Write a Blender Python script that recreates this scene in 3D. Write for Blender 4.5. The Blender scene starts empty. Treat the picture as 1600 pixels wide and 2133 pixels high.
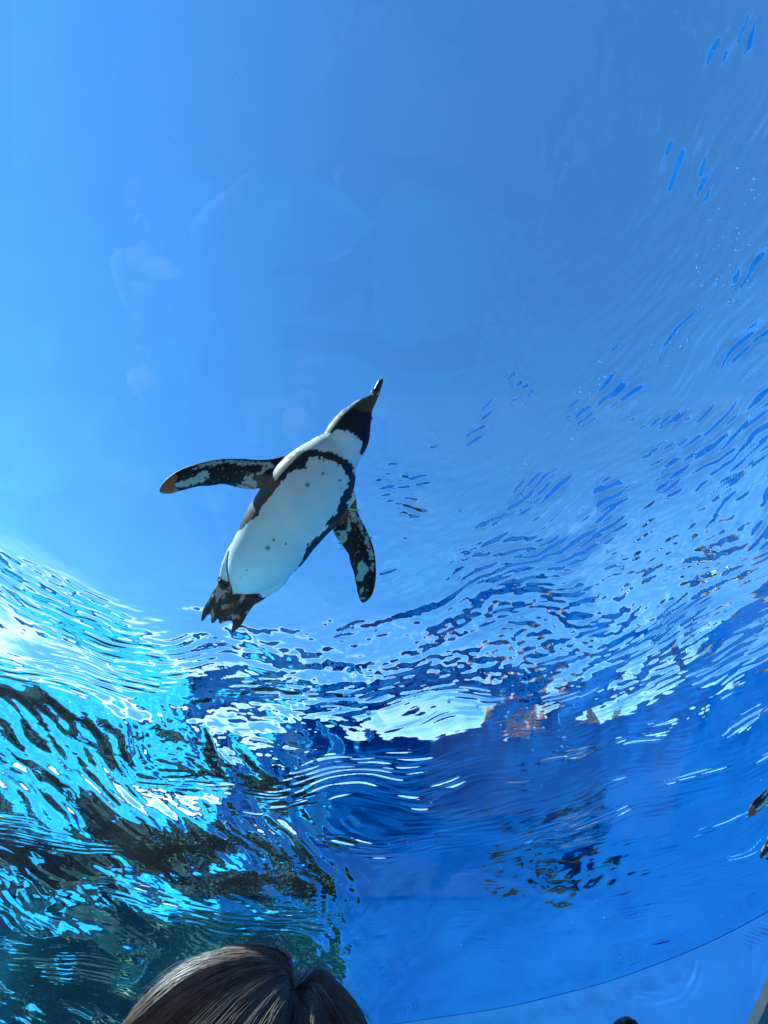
import bpy, bmesh, math, random
import numpy as np
from mathutils import Vector, Matrix
random.seed(7)
rng = np.random.default_rng(11)
R = math.radians

# ------------------------------------------------------------------ camera
CAM_Z = 1.60
scn = bpy.context.scene
cam_d = bpy.data.cameras.new('camera')
cam = bpy.data.objects.new('camera', cam_d)
scn.collection.objects.link(cam)
cam.location = (0, 0, CAM_Z)
cam.rotation_euler = (R(146.4), 0, 0)
cam_d.sensor_fit = 'VERTICAL'
cam_d.sensor_height = 24.0
cam_d.lens = 16.0
cam_d.clip_start = 0.02
cam_d.clip_end = 2000
scn.camera = cam
PXS = 0.75 / 1066.5
CF = Vector((0, math.sin(R(33.6)), math.cos(R(33.6))))
CR = Vector((1, 0, 0))
CU = Vector((0, -math.cos(R(33.6)), math.sin(R(33.6))))
CO = Vector((0, 0, CAM_Z))
def ray(px, py):
    """direction of a photograph pixel, length 1 along the optical axis"""
    return CF + CR * ((px - 800) * PXS) + CU * (-(py - 1066.5) * PXS)
def at_depth(px, py, d):
    return CO + ray(px, py) * d

# ------------------------------------------------------------------ world, sun, exposure
SUN_EL, SUN_AZ = 36.0, math.degrees(math.atan2(-0.97, -0.13))   # azimuth from +Y towards +X
w = bpy.data.worlds.new('World')
scn.world = w
w.use_nodes = True
nt = w.node_tree
nt.nodes.clear()
wo = nt.nodes.new('ShaderNodeOutputWorld')
wb = nt.nodes.new('ShaderNodeBackground')
sk = nt.nodes.new('ShaderNodeTexSky')
sk.sky_type = 'NISHITA'
sk.sun_disc = False
sk.sun_elevation = R(SUN_EL)
sk.sun_rotation = R(SUN_AZ)
sk.air_density = 1.0
sk.dust_density = 0.0
sk.ozone_density = 4.0
wb.inputs['Strength'].default_value = 0.100
# thin high cloud over the blue, with a low bank ahead left added for white glints
wt = nt.nodes.new('ShaderNodeTexCoord')
wm = nt.nodes.new('ShaderNodeMapping'); wm.inputs['Scale'].default_value = (1.0, 1.0, 2.6)
wn = nt.nodes.new('ShaderNodeTexNoise'); wn.inputs['Scale'].default_value = 1.1; wn.inputs['Detail'].default_value = 2.5; wn.inputs['Roughness'].default_value = .6; wn.inputs['Distortion'].default_value = .4
sx = nt.nodes.new('ShaderNodeSeparateXYZ')
lo = nt.nodes.new('ShaderNodeMapRange'); lo.inputs['From Min'].default_value = .34; lo.inputs['From Max'].default_value = .04; lo.inputs['To Min'].default_value = -.34; lo.inputs['To Max'].default_value = -.08
ad = nt.nodes.new('ShaderNodeMath'); ad.operation = 'ADD'
dt = nt.nodes.new('ShaderNodeVectorMath'); dt.operation = 'DOT_PRODUCT'; dt.inputs[1].default_value = (-.76, .65, -1.4)
dm = nt.nodes.new('ShaderNodeMapRange'); dm.inputs['From Min'].default_value = .3; dm.inputs['From Max'].default_value = .8; dm.inputs['To Max'].default_value = .6
a2 = nt.nodes.new('ShaderNodeMath'); a2.operation = 'ADD'
rp = nt.nodes.new('ShaderNodeMapRange'); rp.inputs['From Min'].default_value = .30; rp.inputs['From Max'].default_value = 1.05; rp.inputs['To Max'].default_value = .9
mx = nt.nodes.new('ShaderNodeMix'); mx.data_type = 'RGBA'
mx.inputs['B'].default_value = (7.5, 7.6, 7.8, 1)
nt.links.new(wt.outputs['Generated'], wm.inputs[0]); nt.links.new(wm.outputs[0], wn.inputs['Vector'])
nt.links.new(wt.outputs['Generated'], sx.inputs[0]); nt.links.new(sx.outputs['Z'], lo.inputs['Value'])
nt.links.new(wn.outputs['Fac'], ad.inputs[0]); nt.links.new(lo.outputs[0], ad.inputs[1]); nt.links.new(wt.outputs['Generated'], dt.inputs[0]); nt.links.new(dt.outputs['Value'], dm.inputs['Value']); nt.links.new(ad.outputs[0], a2.inputs[0]); nt.links.new(dm.outputs[0], a2.inputs[1]); nt.links.new(a2.outputs[0], rp.inputs['Value'])
hu = nt.nodes.new('ShaderNodeMix'); hu.data_type = 'RGBA'; hu.blend_type = 'MULTIPLY'; hu.inputs['Factor'].default_value = 1
hu.inputs['B'].default_value = (.44, .80, 1.0, 1)
nt.links.new(sk.outputs[0], hu.inputs['A'])
nt.links.new(rp.outputs[0], mx.inputs['Factor']); nt.links.new(hu.outputs['Result'], mx.inputs['A'])
nt.links.new(mx.outputs['Result'], wb.inputs['Color'])
nt.links.new(wb.outputs[0], wo.inputs['Surface'])

sl = bpy.data.lights.new('sun', 'SUN')
sl.energy = 5.0
sl.angle = R(0.5)
sl.color = (1.0, 0.95, 0.86)
sun = bpy.data.objects.new('sun', sl)
scn.collection.objects.link(sun)
sd = Vector((math.sin(R(SUN_AZ)) * math.cos(R(SUN_EL)), math.cos(R(SUN_AZ)) * math.cos(R(SUN_EL)), math.sin(R(SUN_EL))))
sun.rotation_euler = sd.to_track_quat('Z', 'Y').to_euler()
sun.location = (-6, 6, 8)
sl.cycles.is_caustics_light = True

scn.view_settings.view_transform = 'Standard'
scn.view_settings.look = 'None'
scn.view_settings.gamma = 1
scn.view_settings.use_curve_mapping = False
scn.view_settings.exposure = 1.7
cy = scn.cycles
cy.max_bounces = 12
cy.diffuse_bounces = 4
cy.transmission_bounces = 10
cy.glossy_bounces = 8
cy.transparent_max_bounces = 16
cy.caustics_refractive = True
cy.caustics_reflective = True
cy.sample_clamp_indirect = 6.0
cy.use_denoising = True

# ------------------------------------------------------------------ helpers
COL = scn.collection
def tag(o, label=None, cat=None, group=None, kind=None):
    if label: o['label'] = label
    if cat: o['category'] = cat
    if group: o['group'] = group
    if kind: o['kind'] = kind
    return o
def link(o, parent=None):
    COL.objects.link(o)
    if parent is not None: o.parent = parent
    return o
def empty(name, loc=(0, 0, 0)):
    o = bpy.data.objects.new(name, None)
    o.empty_display_size = 0.1
    o.location = loc
    return link(o)
def caustic(o, receiver=True, caster=False):
    o.cycles.is_caustics_receiver = receiver
    o.cycles.is_caustics_caster = caster
def mesh_np(name, verts, faces, mat=None, parent=None, smooth=True, recv=True):
    """verts (n,3) array, faces (m,k) array of equal-sized faces"""
    me = bpy.data.meshes.new(name)
    verts = np.asarray(verts, dtype=np.float32)
    faces = np.asarray(faces, dtype=np.int32)
    k = faces.shape[1]
    me.vertices.add(len(verts)); me.vertices.foreach_set('co', verts.ravel())
    me.loops.add(faces.size); me.loops.foreach_set('vertex_index', faces.ravel())
    me.polygons.add(len(faces))
    me.polygons.foreach_set('loop_start', np.arange(0, faces.size, k, dtype=np.int32))
    me.update(calc_edges=True)
    me.polygons.foreach_set('use_smooth', np.full(len(faces), smooth))
    me.validate()
    if mat: me.materials.append(mat)
    o = bpy.data.objects.new(name, me)
    link(o, parent)
    if recv: caustic(o)
    return o
def grid_faces(nu, nv, wrap_u=False, wrap_v=False):
    i = np.arange(nu if wrap_u else nu - 1)
    j = np.arange(nv if wrap_v else nv - 1)
    I, J = np.meshgrid(i, j, indexing='ij')
    I2, J2 = (I + 1) % nu, (J + 1) % nv
    return np.stack([I * nv + J, I2 * nv + J, I2 * nv + J2, I * nv + J2], -1).reshape(-1, 4)

def new_mat(name):
    m = bpy.data.materials.new(name)
    m.use_nodes = True
    n = m.node_tree.nodes; n.clear()
    out = n.new('ShaderNodeOutputMaterial')
    return m, n, m.node_tree.links, out
def principled(name, col=(0.5, 0.5, 0.5), rough=0.5, noise=None, noise_scale=20, col2=None, bump=0.0, bump_scale=60, spec=0.5, coords='Object', sheen=0):
    m, n, l, out = new_mat(name)
    b = n.new('ShaderNodeBsdfPrincipled')
    b.inputs['Base Color'].default_value = (*col, 1)
    b.inputs['Roughness'].default_value = rough
    b.inputs['Specular IOR Level'].default_value = spec
    tc = n.new('ShaderNodeTexCoord')
    if col2 is not None:
        tx = n.new('ShaderNodeTexNoise'); tx.inputs['Scale'].default_value = noise_scale
        tx.inputs['Detail'].default_value = 6; tx.inputs['Roughness'].default_value = 0.65
        l.new(tc.outputs[coords], tx.inputs['Vector'])
        cr = n.new('ShaderNodeValToRGB')
        cr.color_ramp.elements[0].position = 0.35; cr.color_ramp.elements[1].position = 0.65
        cr.color_ramp.elements[0].color = (*col, 1); cr.color_ramp.elements[1].color = (*col2, 1)
        l.new(tx.outputs['Fac'], cr.inputs[0]); l.new(cr.outputs[0], b.inputs['Base Color'])
    if bump:
        t2 = n.new('ShaderNodeTexNoise'); t2.inputs['Scale'].default_value = bump_scale; t2.inputs['Detail'].default_value = 5
        l.new(tc.outputs[coords], t2.inputs['Vector'])
        bp = n.new('ShaderNodeBump'); bp.inputs['Strength'].default_value = bump; bp.inputs['Distance'].default_value = 0.01
        l.new(t2.outputs['Fac'], bp.inputs['Height']); l.new(bp.outputs[0], b.inputs['Normal'])
    l.new(b.outputs[0], out.inputs['Surface'])
    return m

# ------------------------------------------------------------------ the water surface
WATER_Z = CAM_Z + 2.2
def tile(n, size, lam_lo, lam_hi, aniso=(1.0, 1.0), seed=0, ang=None, spread=None):
    """periodic gaussian height tile, wavelengths between lam_lo and lam_hi, unit rms slope"""
    r = np.random.default_rng(seed)
    k = np.fft.fftfreq(n, d=size / n)
    KX, KY = np.meshgrid(k, k, indexing='ij')
    KK = np.sqrt((KX / aniso[0]) ** 2 + (KY / aniso[1]) ** 2) + 1e-9
    lo, hi = 1.0 / lam_hi, 1.0 / lam_lo
    amp = np.exp(-(np.maximum(0, lo - KK) / (0.35 * lo)) ** 2) * np.exp(-(np.maximum(0, KK - hi * .6) / (0.4 * hi)) ** 2) / KK ** 1.6
    if ang is not None:
        th = np.arctan2(KY, KX)
        amp = amp * np.maximum(0.0, np.cos(th - ang) ** 2) ** (spread or 4)
    amp[0, 0] = 0
    f = np.fft.ifft2(np.fft.fft2(r.standard_normal((n, n))) * amp).real
    gx = np.gradient(f, size / n, axis=0); gy = np.gradient(f, size / n, axis=1)
    f /= np.sqrt((gx ** 2 + gy ** 2).mean())
    return f.astype(np.float32)
def samp(t, size, x, y):
    n = t.shape[0]
    u = (x / size * n) % n; v = (y / size * n) % n
    i = np.floor(u).astype(np.int64); j = np.floor(v).astype(np.int64)
    fu = u - i; fv = v - j
    fu = fu * fu * (3 - 2 * fu) * .5 + fu * .5; fv = fv * fv * (3 - 2 * fv) * .5 + fv * .5
    i %= n; j %= n; i2 = (i + 1) % n; j2 = (j + 1) % n
    return (t[i, j] * (1 - fu) + t[i2, j] * fu) * (1 - fv) + (t[i, j2] * (1 - fu) + t[i2, j2] * fu) * fv
def sstep(a, b, x):
    t = np.clip((x - a) / (b - a), 0, 1)
    return t * t * (3 - 2 * t)
POOL_X0, POOL_X1, POOL_Y0, POOL_Y1 = -9.0, 9.0, -2.6, 12.5
T_W1 = tile(256, 6.0, .5, 2.4, seed=1); T_W2 = tile(256, 6.0, .5, 2.4, seed=2)
T_P = tile(256, 5.0, .35, 1.2, seed=3); T_P /= T_P.std()
T_P2 = tile(256, 5.0, .5, 2.0, seed=13); T_P2 /= T_P2.std()
T_L = tile(512, 6.0, .4, 1.6, seed=4)
T_I = tile(512, 6.0, .28, .9, aniso=(1.0, .75), seed=25)
T_LR = tile(512, 6.0, .16, .5, aniso=(1.0, .55), seed=5)
T_MR = tile(512, 3.0, .05, .18, aniso=(1.0, .55), seed=6)
T_SR = tile(512, 1.5, .016, .05, aniso=(1.0, .3), seed=8)
T_S = tile(512, 1.5, .025, .08, seed=9)
def water_height(X, Y):
    """swell for the mesh, ripples for the fine relief: calm overhead, steeper further out"""
    cx, cyy = -0.5, 0.1
    wx = samp(T_W1, 6.0, X, Y); wy = samp(T_W2, 6.0, X, Y)
    Xw = X + 0.30 * wx + .06 * samp(T_W2, 6.0, 3.1 * Y, 3.1 * X); Yw = Y + 0.30 * wy + .06 * samp(T_W1, 6.0, 3.1 * Y, 3.1 * X)
    dx, dy = Xw - cx, Yw - cyy
    r = np.hypot(dx, dy); th = np.arctan2(dx, dy)        # 0 = ahead, + = right of the picture
    core = sstep(0.35, 1.0, r)
    s, t = r, th * 1.7
    edge = 1.5 - 0.66 * sstep(0.1, 1.0, th) + 0.08 * sstep(-0.2, -0.9, th)
    m = sstep(edge, edge + 1.15, r)
    right = sstep(0.0, 0.7, th)
    far = sstep(1.9, 3.0, r)
    left = sstep(0.0, -1.0, X + .1 * Y)
    still = 1 - 0.88 * sstep(2.2, 3.1, Y + .25 * wx) * sstep(-0.8, 0.5, X + .5 * wy)
    p3 = .55 * samp(T_P, 5.0, s * 2.0 + 1.7, t * 1.3 + .6) + .75 * samp(T_P2, 5.0, s * 6.0, t * 4.2); side = right * sstep(.9, 1.6, r) * (1 - .6 * far)
    p1 = samp(T_P, 5.0, s * 1.5, t); p2 = samp(T_P2, 5.0, X, Y)
    patch = sstep(-0.1, 1.3, p1)
    patch2 = .35 + 1.1 * sstep(-0.6, 1.2, p2)
    ring = 1 - .75 * far
    h = 0.013 * samp(T_L, 6.0, X, Y)
    f = samp(T_I, 6.0, Xw, Yw) * (0.010 + (0.045 + .065 * left + .03 * far) * m) * (.5 + .5 * still)
    f += samp(T_LR, 6.0, s, t) * (0.005 + 0.055 * m * ring * (1 - .3 * right)) * patch2 * core * still
    f += samp(T_LR, 6.0, Xw + .35 * Y + 1.3, Yw * .62) * 0.12 * far * patch2 * still
    f += samp(T_MR, 3.0, s, t) * (0.003 + 0.08 * m * ring) * patch2 * core * still
    f += samp(T_MR, 3.0, Xw - .25 * Y, Yw * .55) * (.10 * far) * (1.2 - patch) * still
    f += samp(T_SR, 1.5, s, t) * (.35 * m + .65 * np.sqrt(m)) * (0.03 + 0.42 * patch ** 1.6) * core * (1 - .65 * left) * still
    f += samp(T_S, 1.5, X, Y) * m * (0.03 + .09 * sstep(-.3, 1.2, p2)) * (1 - .5 * left) * still ** 3
    f += samp(T_SR, 1.5, s * 1.45 + .4, t * 1.2) * side * (.95 * sstep(.35, 1.6, p3) + .09)
    f += samp(T_MR, 3.0, s * 1.1 + .9, t) * side * .10 * sstep(.3, 1.8, p3)
    f += samp(T_MR, 3.0, X * .8, Y * 1.1) * .10 * np.exp(-((X - 1.2) / .55) ** 2 - ((Y - 4.25) / .5) ** 2)
    return h, f
def spaced(knots, vals, n, k=41):
    g = np.interp(np.linspace(0, 1, n), knots, vals)
    gp = np.pad(g, k // 2, mode='reflect', reflect_type='odd')
    return np.convolve(gp, np.ones(k) / k, mode='valid')
NX, NY = 1050, 980
gx = spaced([0, .06, .17, .80, .92, 1], [-16, -4.5, -2.4, 2.6, 5.0, 16], NX)
gy = spaced([0, .06, .14, .68, .87, 1], [-2.6, -1.0, 0.1, 3.9, 6.0, 15.0], NY)
X, Y = np.meshgrid(gx, gy, indexing='ij')
H_, F_ = water_height(X, Y)
Z = WATER_Z + H_
m_water, n_, l_, out_ = new_mat('clear_pool_water')
g = n_.new('ShaderNodeBsdfGlass'); g.inputs['IOR'].default_value = 1.333; g.inputs['Roughness'].default_value = 0
g.inputs['Color'].default_value = (0.66, 0.90, 1.0, 1)
at_ = n_.new('ShaderNodeAttribute'); at_.attribute_name = 'ripple_normal'      # facing of the small ripples
ge_ = n_.new('ShaderNodeNewGeometry'); fl_ = n_.new('ShaderNodeMapRange')
fl_.inputs['To Min'].default_value = 1; fl_.inputs['To Max'].default_value = -1
sc_ = n_.new('ShaderNodeVectorMath'); sc_.operation = 'SCALE'
nn_ = n_.new('ShaderNodeVectorMath'); nn_.operation = 'NORMALIZE'
l_.new(ge_.outputs['Backfacing'], fl_.inputs['Value']); l_.new(at_.outputs['Vector'], sc_.inputs[0]); l_.new(fl_.outputs[0], sc_.inputs['Scale'])
l_.new(sc_.outputs[0], nn_.inputs[0]); l_.new(nn_.outputs[0], g.inputs['Normal'])
l_.new(g.outputs[0], out_.inputs['Surface'])
wat = mesh_np('water_surface', np.stack([X, Y, Z], -1).reshape(-1, 3), grid_faces(NX, NY), m_water, recv=False)
full = H_ + F_
nv = np.stack([-np.gradient(full, gx, axis=0), -np.gradient(full, gy, axis=1), np.ones_like(full)], -1)
ra = wat.data.attributes.new('ripple_normal', 'FLOAT_VECTOR', 'POINT'); ra.data.foreach_set('vector', nv.astype(np.float32).ravel())
wat.cycles.is_caustics_caster = True
tag(wat, kind='structure')

# ------------------------------------------------------------------ the tank and its surroundings
def slab(name, pts, z0, z1, mat, parent=None, kind='structure'):
    """vertical prism over a ground outline"""
    n = len(pts)
    V = [(x, y, z0) for x, y in pts] + [(x, y, z1) for x, y in pts]
    F = [tuple(range(n - 1, -1, -1)), tuple(range(n, 2 * n))] + [(i, (i + 1) % n, n + (i + 1) % n, n + i) for i in range(n)]
    me = bpy.data.meshes.new(name); me.from_pydata(V, [], F); me.materials.append(mat)
    bm = bmesh.new(); bm.from_mesh(me); bmesh.ops.recalc_face_normals(bm, faces=bm.faces); bm.to_mesh(me); bm.free()
    o = bpy.data.objects.new(name, me); link(o, parent); caustic(o)
    if kind: o['kind'] = kind
    return o
def rect(x0, y0, x1, y1): return [(x0, y0), (x1, y0), (x1, y1), (x0, y1)]
m_blue = principled('pool_paint_blue', (0.0, 0.075, 0.29), 0.7, col2=(0.0, 0.11, 0.34), noise_scale=0.9, spec=.1)
m_floor = principled('pool_floor_paint', (0.01, 0.46, 0.74), 0.6, col2=(0.03, 0.58, 0.80), noise_scale=1.2)
m_shelf = principled('shelf_paint', (0.012, 0.34, 0.66), 0.6, col2=(0.03, 0.56, 0.84), noise_scale=2.6)
m_pave = principled('pale_paving', (0.30, 0.28, 0.25), 0.8, col2=(0.22, 0.21, 0.19), noise_scale=3)
m_dark = principled('dark_wall_paint', (.02, .035, .06), .7, col2=(.03, .05, .08), noise_scale=2)
m_conc = principled('concrete', (0.32, 0.31, 0.29), 0.85, col2=(0.26, 0.25, 0.24), noise_scale=2)
slab('landing_shelf', [(-16, 4.0), (-2.9, 3.7), (-2.0, 3.95), (-1.6, 4.6), (-1.35, 5.6), (-1.3, 12.6), (-16, 12.6)], 0.0, 2.1, m_shelf)
slab('shelf_step', [(-1.596, 4.55), (-1.2, 4.5), (-.8, 5.0), (-.5, 5.9), (-.42, 12.6), (-1.296, 12.6), (-1.346, 5.6)], 0.0, 1.05, m_shelf)
slab('pool_floor', rect(-16, -2.6, 16, 12.6), -.3, 0, m_floor)
cw = [(-.42, 6.35), (.5, 6.1), (1.25, 5.75), (1.85, 5.3), (2.35, 4.7), (2.75, 3.95), (3.05, 3.1), (3.3, 2.1), (3.5, 1.0), (3.65, -.3), (3.7, -1.4), (3.7, -2.6)]
cw = [tuple(map(float, p)) for p in np.column_stack([np.convolve(np.pad(np.interp(np.linspace(0, 11, 89), range(12), [q[i] for q in cw]), 6, mode='reflect', reflect_type='odd'), np.ones(13) / 13, 'valid') for i in (0, 1)])]
pw_ = slab('curved_wall', cw + [(x + .3, y + .3) for x, y in cw[::-1]], 0.0, WATER_Z + .12, m_blue)
for p in pw_.data.polygons: p.use_smooth = abs(p.normal.z) < .5 and len(p.vertices) == 4
slab('left_wall', rect(-16.4, -3.1, -16.05, 12.6), -.3, WATER_Z + .3, m_dark)
slab('rear_wall', rect(-16, -3.1, 16, -2.61), -.3, WATER_Z + .12, m_dark)
slab('ground', rect(-300, -300, 300, 300), -.9, -.6, m_conc)
# ------------------------------------------------------------------ the penguins
def vnoise(p, scale, seed=0):
    """smooth value noise of (n,2|3) points"""
    p = np.asarray(p, dtype=np.float64) / scale
    i = np.floor(p).astype(np.int64); f = p - i; f = f * f * (3 - 2 * f)
    d = p.shape[1]; out = np.zeros(len(p))
    for c in range(2 ** d):
        b = np.array([(c >> a) & 1 for a in range(d)])
        ii = i + b
        hsh = (ii[:, 0] * 374761393 + ii[:, 1] * 668265263 + (ii[:, 2] * 2147483647 if d > 2 else 0) + seed * 974711) & 0x7fffffff
        hsh = ((hsh ^ (hsh >> 13)) * 1274126177) & 0x7fffffff
        val = ((hsh ^ (hsh >> 16)) & 0xffff) / 65535.0
        wgt = np.prod(np.where(b == 1, f, 1 - f), axis=1)
        out += val * wgt
    return out
def fbm(p, scale, seed=0, o=3):
    return sum(vnoise(p, scale / 2 ** k, seed + k) / 2 ** k for k in range(o)) / sum(1 / 2 ** k for k in range(o))
def inpoly(P, poly):
    x, y = P[:, 0], P[:, 1]; ins = np.zeros(len(P), bool)
    q = np.asarray(poly, float); j = len(q) - 1
    for i in range(len(q)):
        xi, yi = q[i]; xj, yj = q[j]
        if yi != yj:
            ins ^= ((yi > y) != (yj > y)) & (x < (xj - xi) * (y - yi) / (yj - yi) + xi)
        j = i
    return ins
def zm(pts, ox, oy, s): return [(ox + x * s, oy + y * s) for x, y in pts]
def resamp(pts, n):
    """resample a polyline through its points (Catmull-Rom), n points"""
    p = np.asarray(pts, float)
    d = np.r_[0, np.cumsum(np.linalg.norm(np.diff(p[:, :2], axis=0), axis=1))]
    q = np.vstack([2 * p[0] - p[1], p, 2 * p[-1] - p[-2]])
    u = np.linspace(0, d[-1], n); out = []
    for x in u:
        k = min(max(np.searchsorted(d, x, side='right') - 1, 0), len(p) - 2)
        t = (x - d[k]) / (d[k + 1] - d[k] + 1e-9)
        a, b, c, e = q[k], q[k + 1], q[k + 2], q[k + 3]
        out.append(.5 * ((2 * b) + (-a + c) * t + (2 * a - 5 * b + 4 * c - e) * t * t + (-a + 3 * b - 3 * c + e) * t ** 3))
    return np.array(out)
def loft_body(st, nseg=70, nr=40):
    """st: (x, y, halfwidth, halfdepth, w) stations -> closed tube"""
    s = resamp(st, nseg)
    tan = np.gradient(s[:, :2], axis=0); tan /= np.linalg.norm(tan, axis=1)[:, None]
    per = np.stack([-tan[:, 1], tan[:, 0]], 1)
    a = np.linspace(0, 2 * np.pi, nr, endpoint=False)
    V = []
    for k in range(nseg):
        c = s[k]
        ca, sa = np.cos(a), np.sin(a)
        xy = c[:2] + per[k] * (ca * max(c[2], .3))[:, None]
        V.append(np.column_stack([xy, c[4] + sa * max(c[3], .3)]))
    V = np.vstack(V)
    F = grid_faces(nseg, nr, wrap_v=True)
    c0 = len(V); V = np.vstack([V, V[:nr].mean(0), V[-nr:].mean(0)])
    T = [(c0, (j + 1) % nr, j) for j in range(nr)] + [(c0 + 1, (nseg - 1) * nr + j, (nseg - 1) * nr + (j + 1) % nr) for j in range(nr)]
    return V, F, T
def loft_blade(lead, trail, th, wbend, n=60, nr=18):
    """flipper between a leading and a trailing edge"""
    A, B = resamp(lead, n), resamp(trail, n)
    V = []
    a = np.linspace(0, 2 * np.pi, nr, endpoint=False)
    for k in range(n):
        u = k / (n - 1)
        c = (A[k] + B[k]) / 2; h = (A[k] - B[k]) / 2
        ca, sa = np.cos(a), np.sin(a)
        t = th * (1 - .45 * u) * (.15 + .85 * min(1, (1 - u) * 9) ** .5)
        x = c[:2] + np.outer(ca, h[:2])
        V.append(np.column_stack([x, wbend(u) + sa * t * (1 + .35 * ca)]))
    V = np.vstack(V); F = grid_faces(n, nr, wrap_v=True)
    c0 = len(V); V = np.vstack([V, V[:nr].mean(0), V[-nr:].mean(0)])
    T = [(c0, (j + 1) % nr, j) for j in range(nr)] + [(c0 + 1, (n - 1) * nr + j, (n - 1) * nr + (j + 1) % nr) for j in range(nr)]
    return V, F, T
BODY = [(787, 812, 5, 5, 4), (780, 824, 9, 8, 3), (771, 836, 13, 11, 2), (758.5, 848, 21, 17, 0), (749, 863, 29, 27, -2), (737, 882, 39, 36, -3),
        (725, 907, 46, 42, -3), (712, 930, 47, 44, -4), (697, 948, 56, 50, -4), (680, 972, 71, 58, -4), (659, 1002, 82, 66, -4),
        (633, 1038, 87, 72, -4), (610, 1068, 84, 74, -4), (588, 1097, 81, 74, -4), (565, 1133, 77, 72, -5), (539, 1165, 67, 64, -7),
        (521, 1190, 56, 52, -10), (508, 1208, 44, 40, -14), (496, 1226, 27, 25, -20), (489, 1238, 10, 10, -24)]
L_LEAD = [(640, 960), (618, 945), (596, 947), (566, 954), (540, 956), (500, 954), (460, 954), (432, 958), (400, 966), (376, 974), (354, 986), (336, 1002), (326, 1016), (325, 1024)]
L_TRAIL = [(590, 1040), (565, 1028), (542, 1018.5), (520, 1020), (500, 1018), (480, 1013), (460, 1009), (440, 1012), (410, 1014), (380, 1021), (350, 1029), (332, 1028.5), (326, 1025)]
R_LEAD = [(722, 1000), (741, 1030), (744, 1059), (750, 1077), (761, 1098), (771.5, 1121), (779.5, 1145), (783, 1168), (784, 1194), (782, 1218), (776, 1240), (767, 1252), (757, 1259)]
R_TRAIL = [(670, 1060), (680, 1085), (693, 1100), (694, 1112), (701, 1123), (709, 1134), (718.5, 1147), (725, 1157), (729, 1177), (735, 1194), (740, 1218), (743, 1235), (749, 1254), (756, 1259)]
LFOOT = zm([(700, 300), (500, 330), (460, 470), (400, 580), (320, 720), (250, 850), (215, 960), (203, 1095), (262, 1050), (340, 958), (368, 1000), (372, 1122), (432, 1108), (490, 1020), (560, 920), (640, 860), (700, 640)], 390, 1160, .125)
RFOOT = zm([(1060, 560), (700, 640), (560, 760), (520, 1000), (503, 1080), (528, 1132), (600, 1098), (690, 1078), (738, 1110), (715, 1282), (780, 1250), (870, 1170), (940, 1050), (1010, 930), (1100, 810), (1225, 690), (1180, 590)], 390, 1160, .125)
BAND = [(455, 1140), (500, 1060), (541, 1010), (560, 985), (578, 972), (590, 975), (600, 966), (608, 950), (637, 940), (664, 940), (689, 946), (711, 954), (731, 965), (740, 983), (744, 1000), (741, 1018), (732, 1034), (723, 1049), (760, 1090), (700, 1160), (640, 1200), (612, 1196),
        (630, 1171), (640, 1152), (648, 1132), (664, 1114), (685, 1093), (699, 1073), (709, 1052), (712, 1035), (726, 1015), (730, 1001), (723, 984), (706, 967), (678, 958), (658, 956), (647, 960), (644, 977),
        (609, 987), (592, 1008), (575, 1032), (561, 1049), (547, 1073), (523, 1090), (506, 1104), (497, 1108)]
HEADB = [(660, 909), (673, 907), (683, 910), (696, 905), (705, 900), (715, 900), (726, 902), (737, 908), (746, 916), (751, 923), (753, 935), (754, 950), (800, 960), (860, 780), (700, 780), (640, 880)]
WHITE_L = zm([(1370, 250), (1300, 210), (1150, 196), (1000, 190), (830, 190), (680, 198), (560, 235), (480, 290), (560, 275), (680, 245), (830, 228), (1000, 236), (1180, 238), (1240, 265), (1210, 305), (1130, 335), (1040, 350), (1030, 400), (960, 460), (1000, 540), (1150, 540), (1170, 440), (1120, 370), (1230, 330), (1300, 285), (1370, 270)], 300, 920, .2)
WHITE_L2 = zm([(660, 300), (580, 310), (520, 370), (400, 400), (310, 430), (230, 530), (260, 530), (340, 480), (450, 452), (560, 425), (660, 385), (680, 340)], 300, 920, .2)
TIP_L = zm([(90, 560), (100, 400), (270, 300), (335, 365), (300, 410), (300, 440), (345, 520), (320, 600)], 300, 920, .2)
WHITE_R = zm([(400, 280), (520, 310), (590, 420), (670, 600), (755, 780), (830, 1000), (860, 1200), (850, 1400), (800, 1400), (790, 1200), (750, 1050), (700, 900), (640, 700), (560, 560), (500, 470), (430, 470), (420, 560), (410, 680), (380, 760), (300, 880), (200, 900), (80, 690), (200, 640), (350, 640), (370, 500), (390, 400)], 680, 1030, .1173)
WHITE_R2 = zm([(640, 1180), (570, 1210), (545, 1330), (535, 1540), (640, 1560), (650, 1430), (750, 1360), (760, 1300), (700, 1260), (690, 1190)], 680, 1030, .1173)
WHITE_R3 = zm([(590, 1700), (670, 1640), (640, 1740), (580, 1840)], 680, 1030, .1173)
SPOTS = [(x * .34375 + 300, y * .34375 + 750, r) for x, y, r in [(1105, 620, 2.4), (1100, 695, 2.8), (1195, 735, 3), (1012, 765, 4), (865, 740, 2.2), (785, 1128, 5), (820, 1080, 3), (885, 1105, 2.6), (650, 1262, 2), (600, 1308, 1.6), (1185, 652, 2), (1195, 780, 1.5)]]
S_PX = 0.75 / 1066.5 * 1.5                  # metres per photograph pixel at 1.5 m
ORG = (600.0, 1080.0)                       # the bird's own origin

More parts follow.
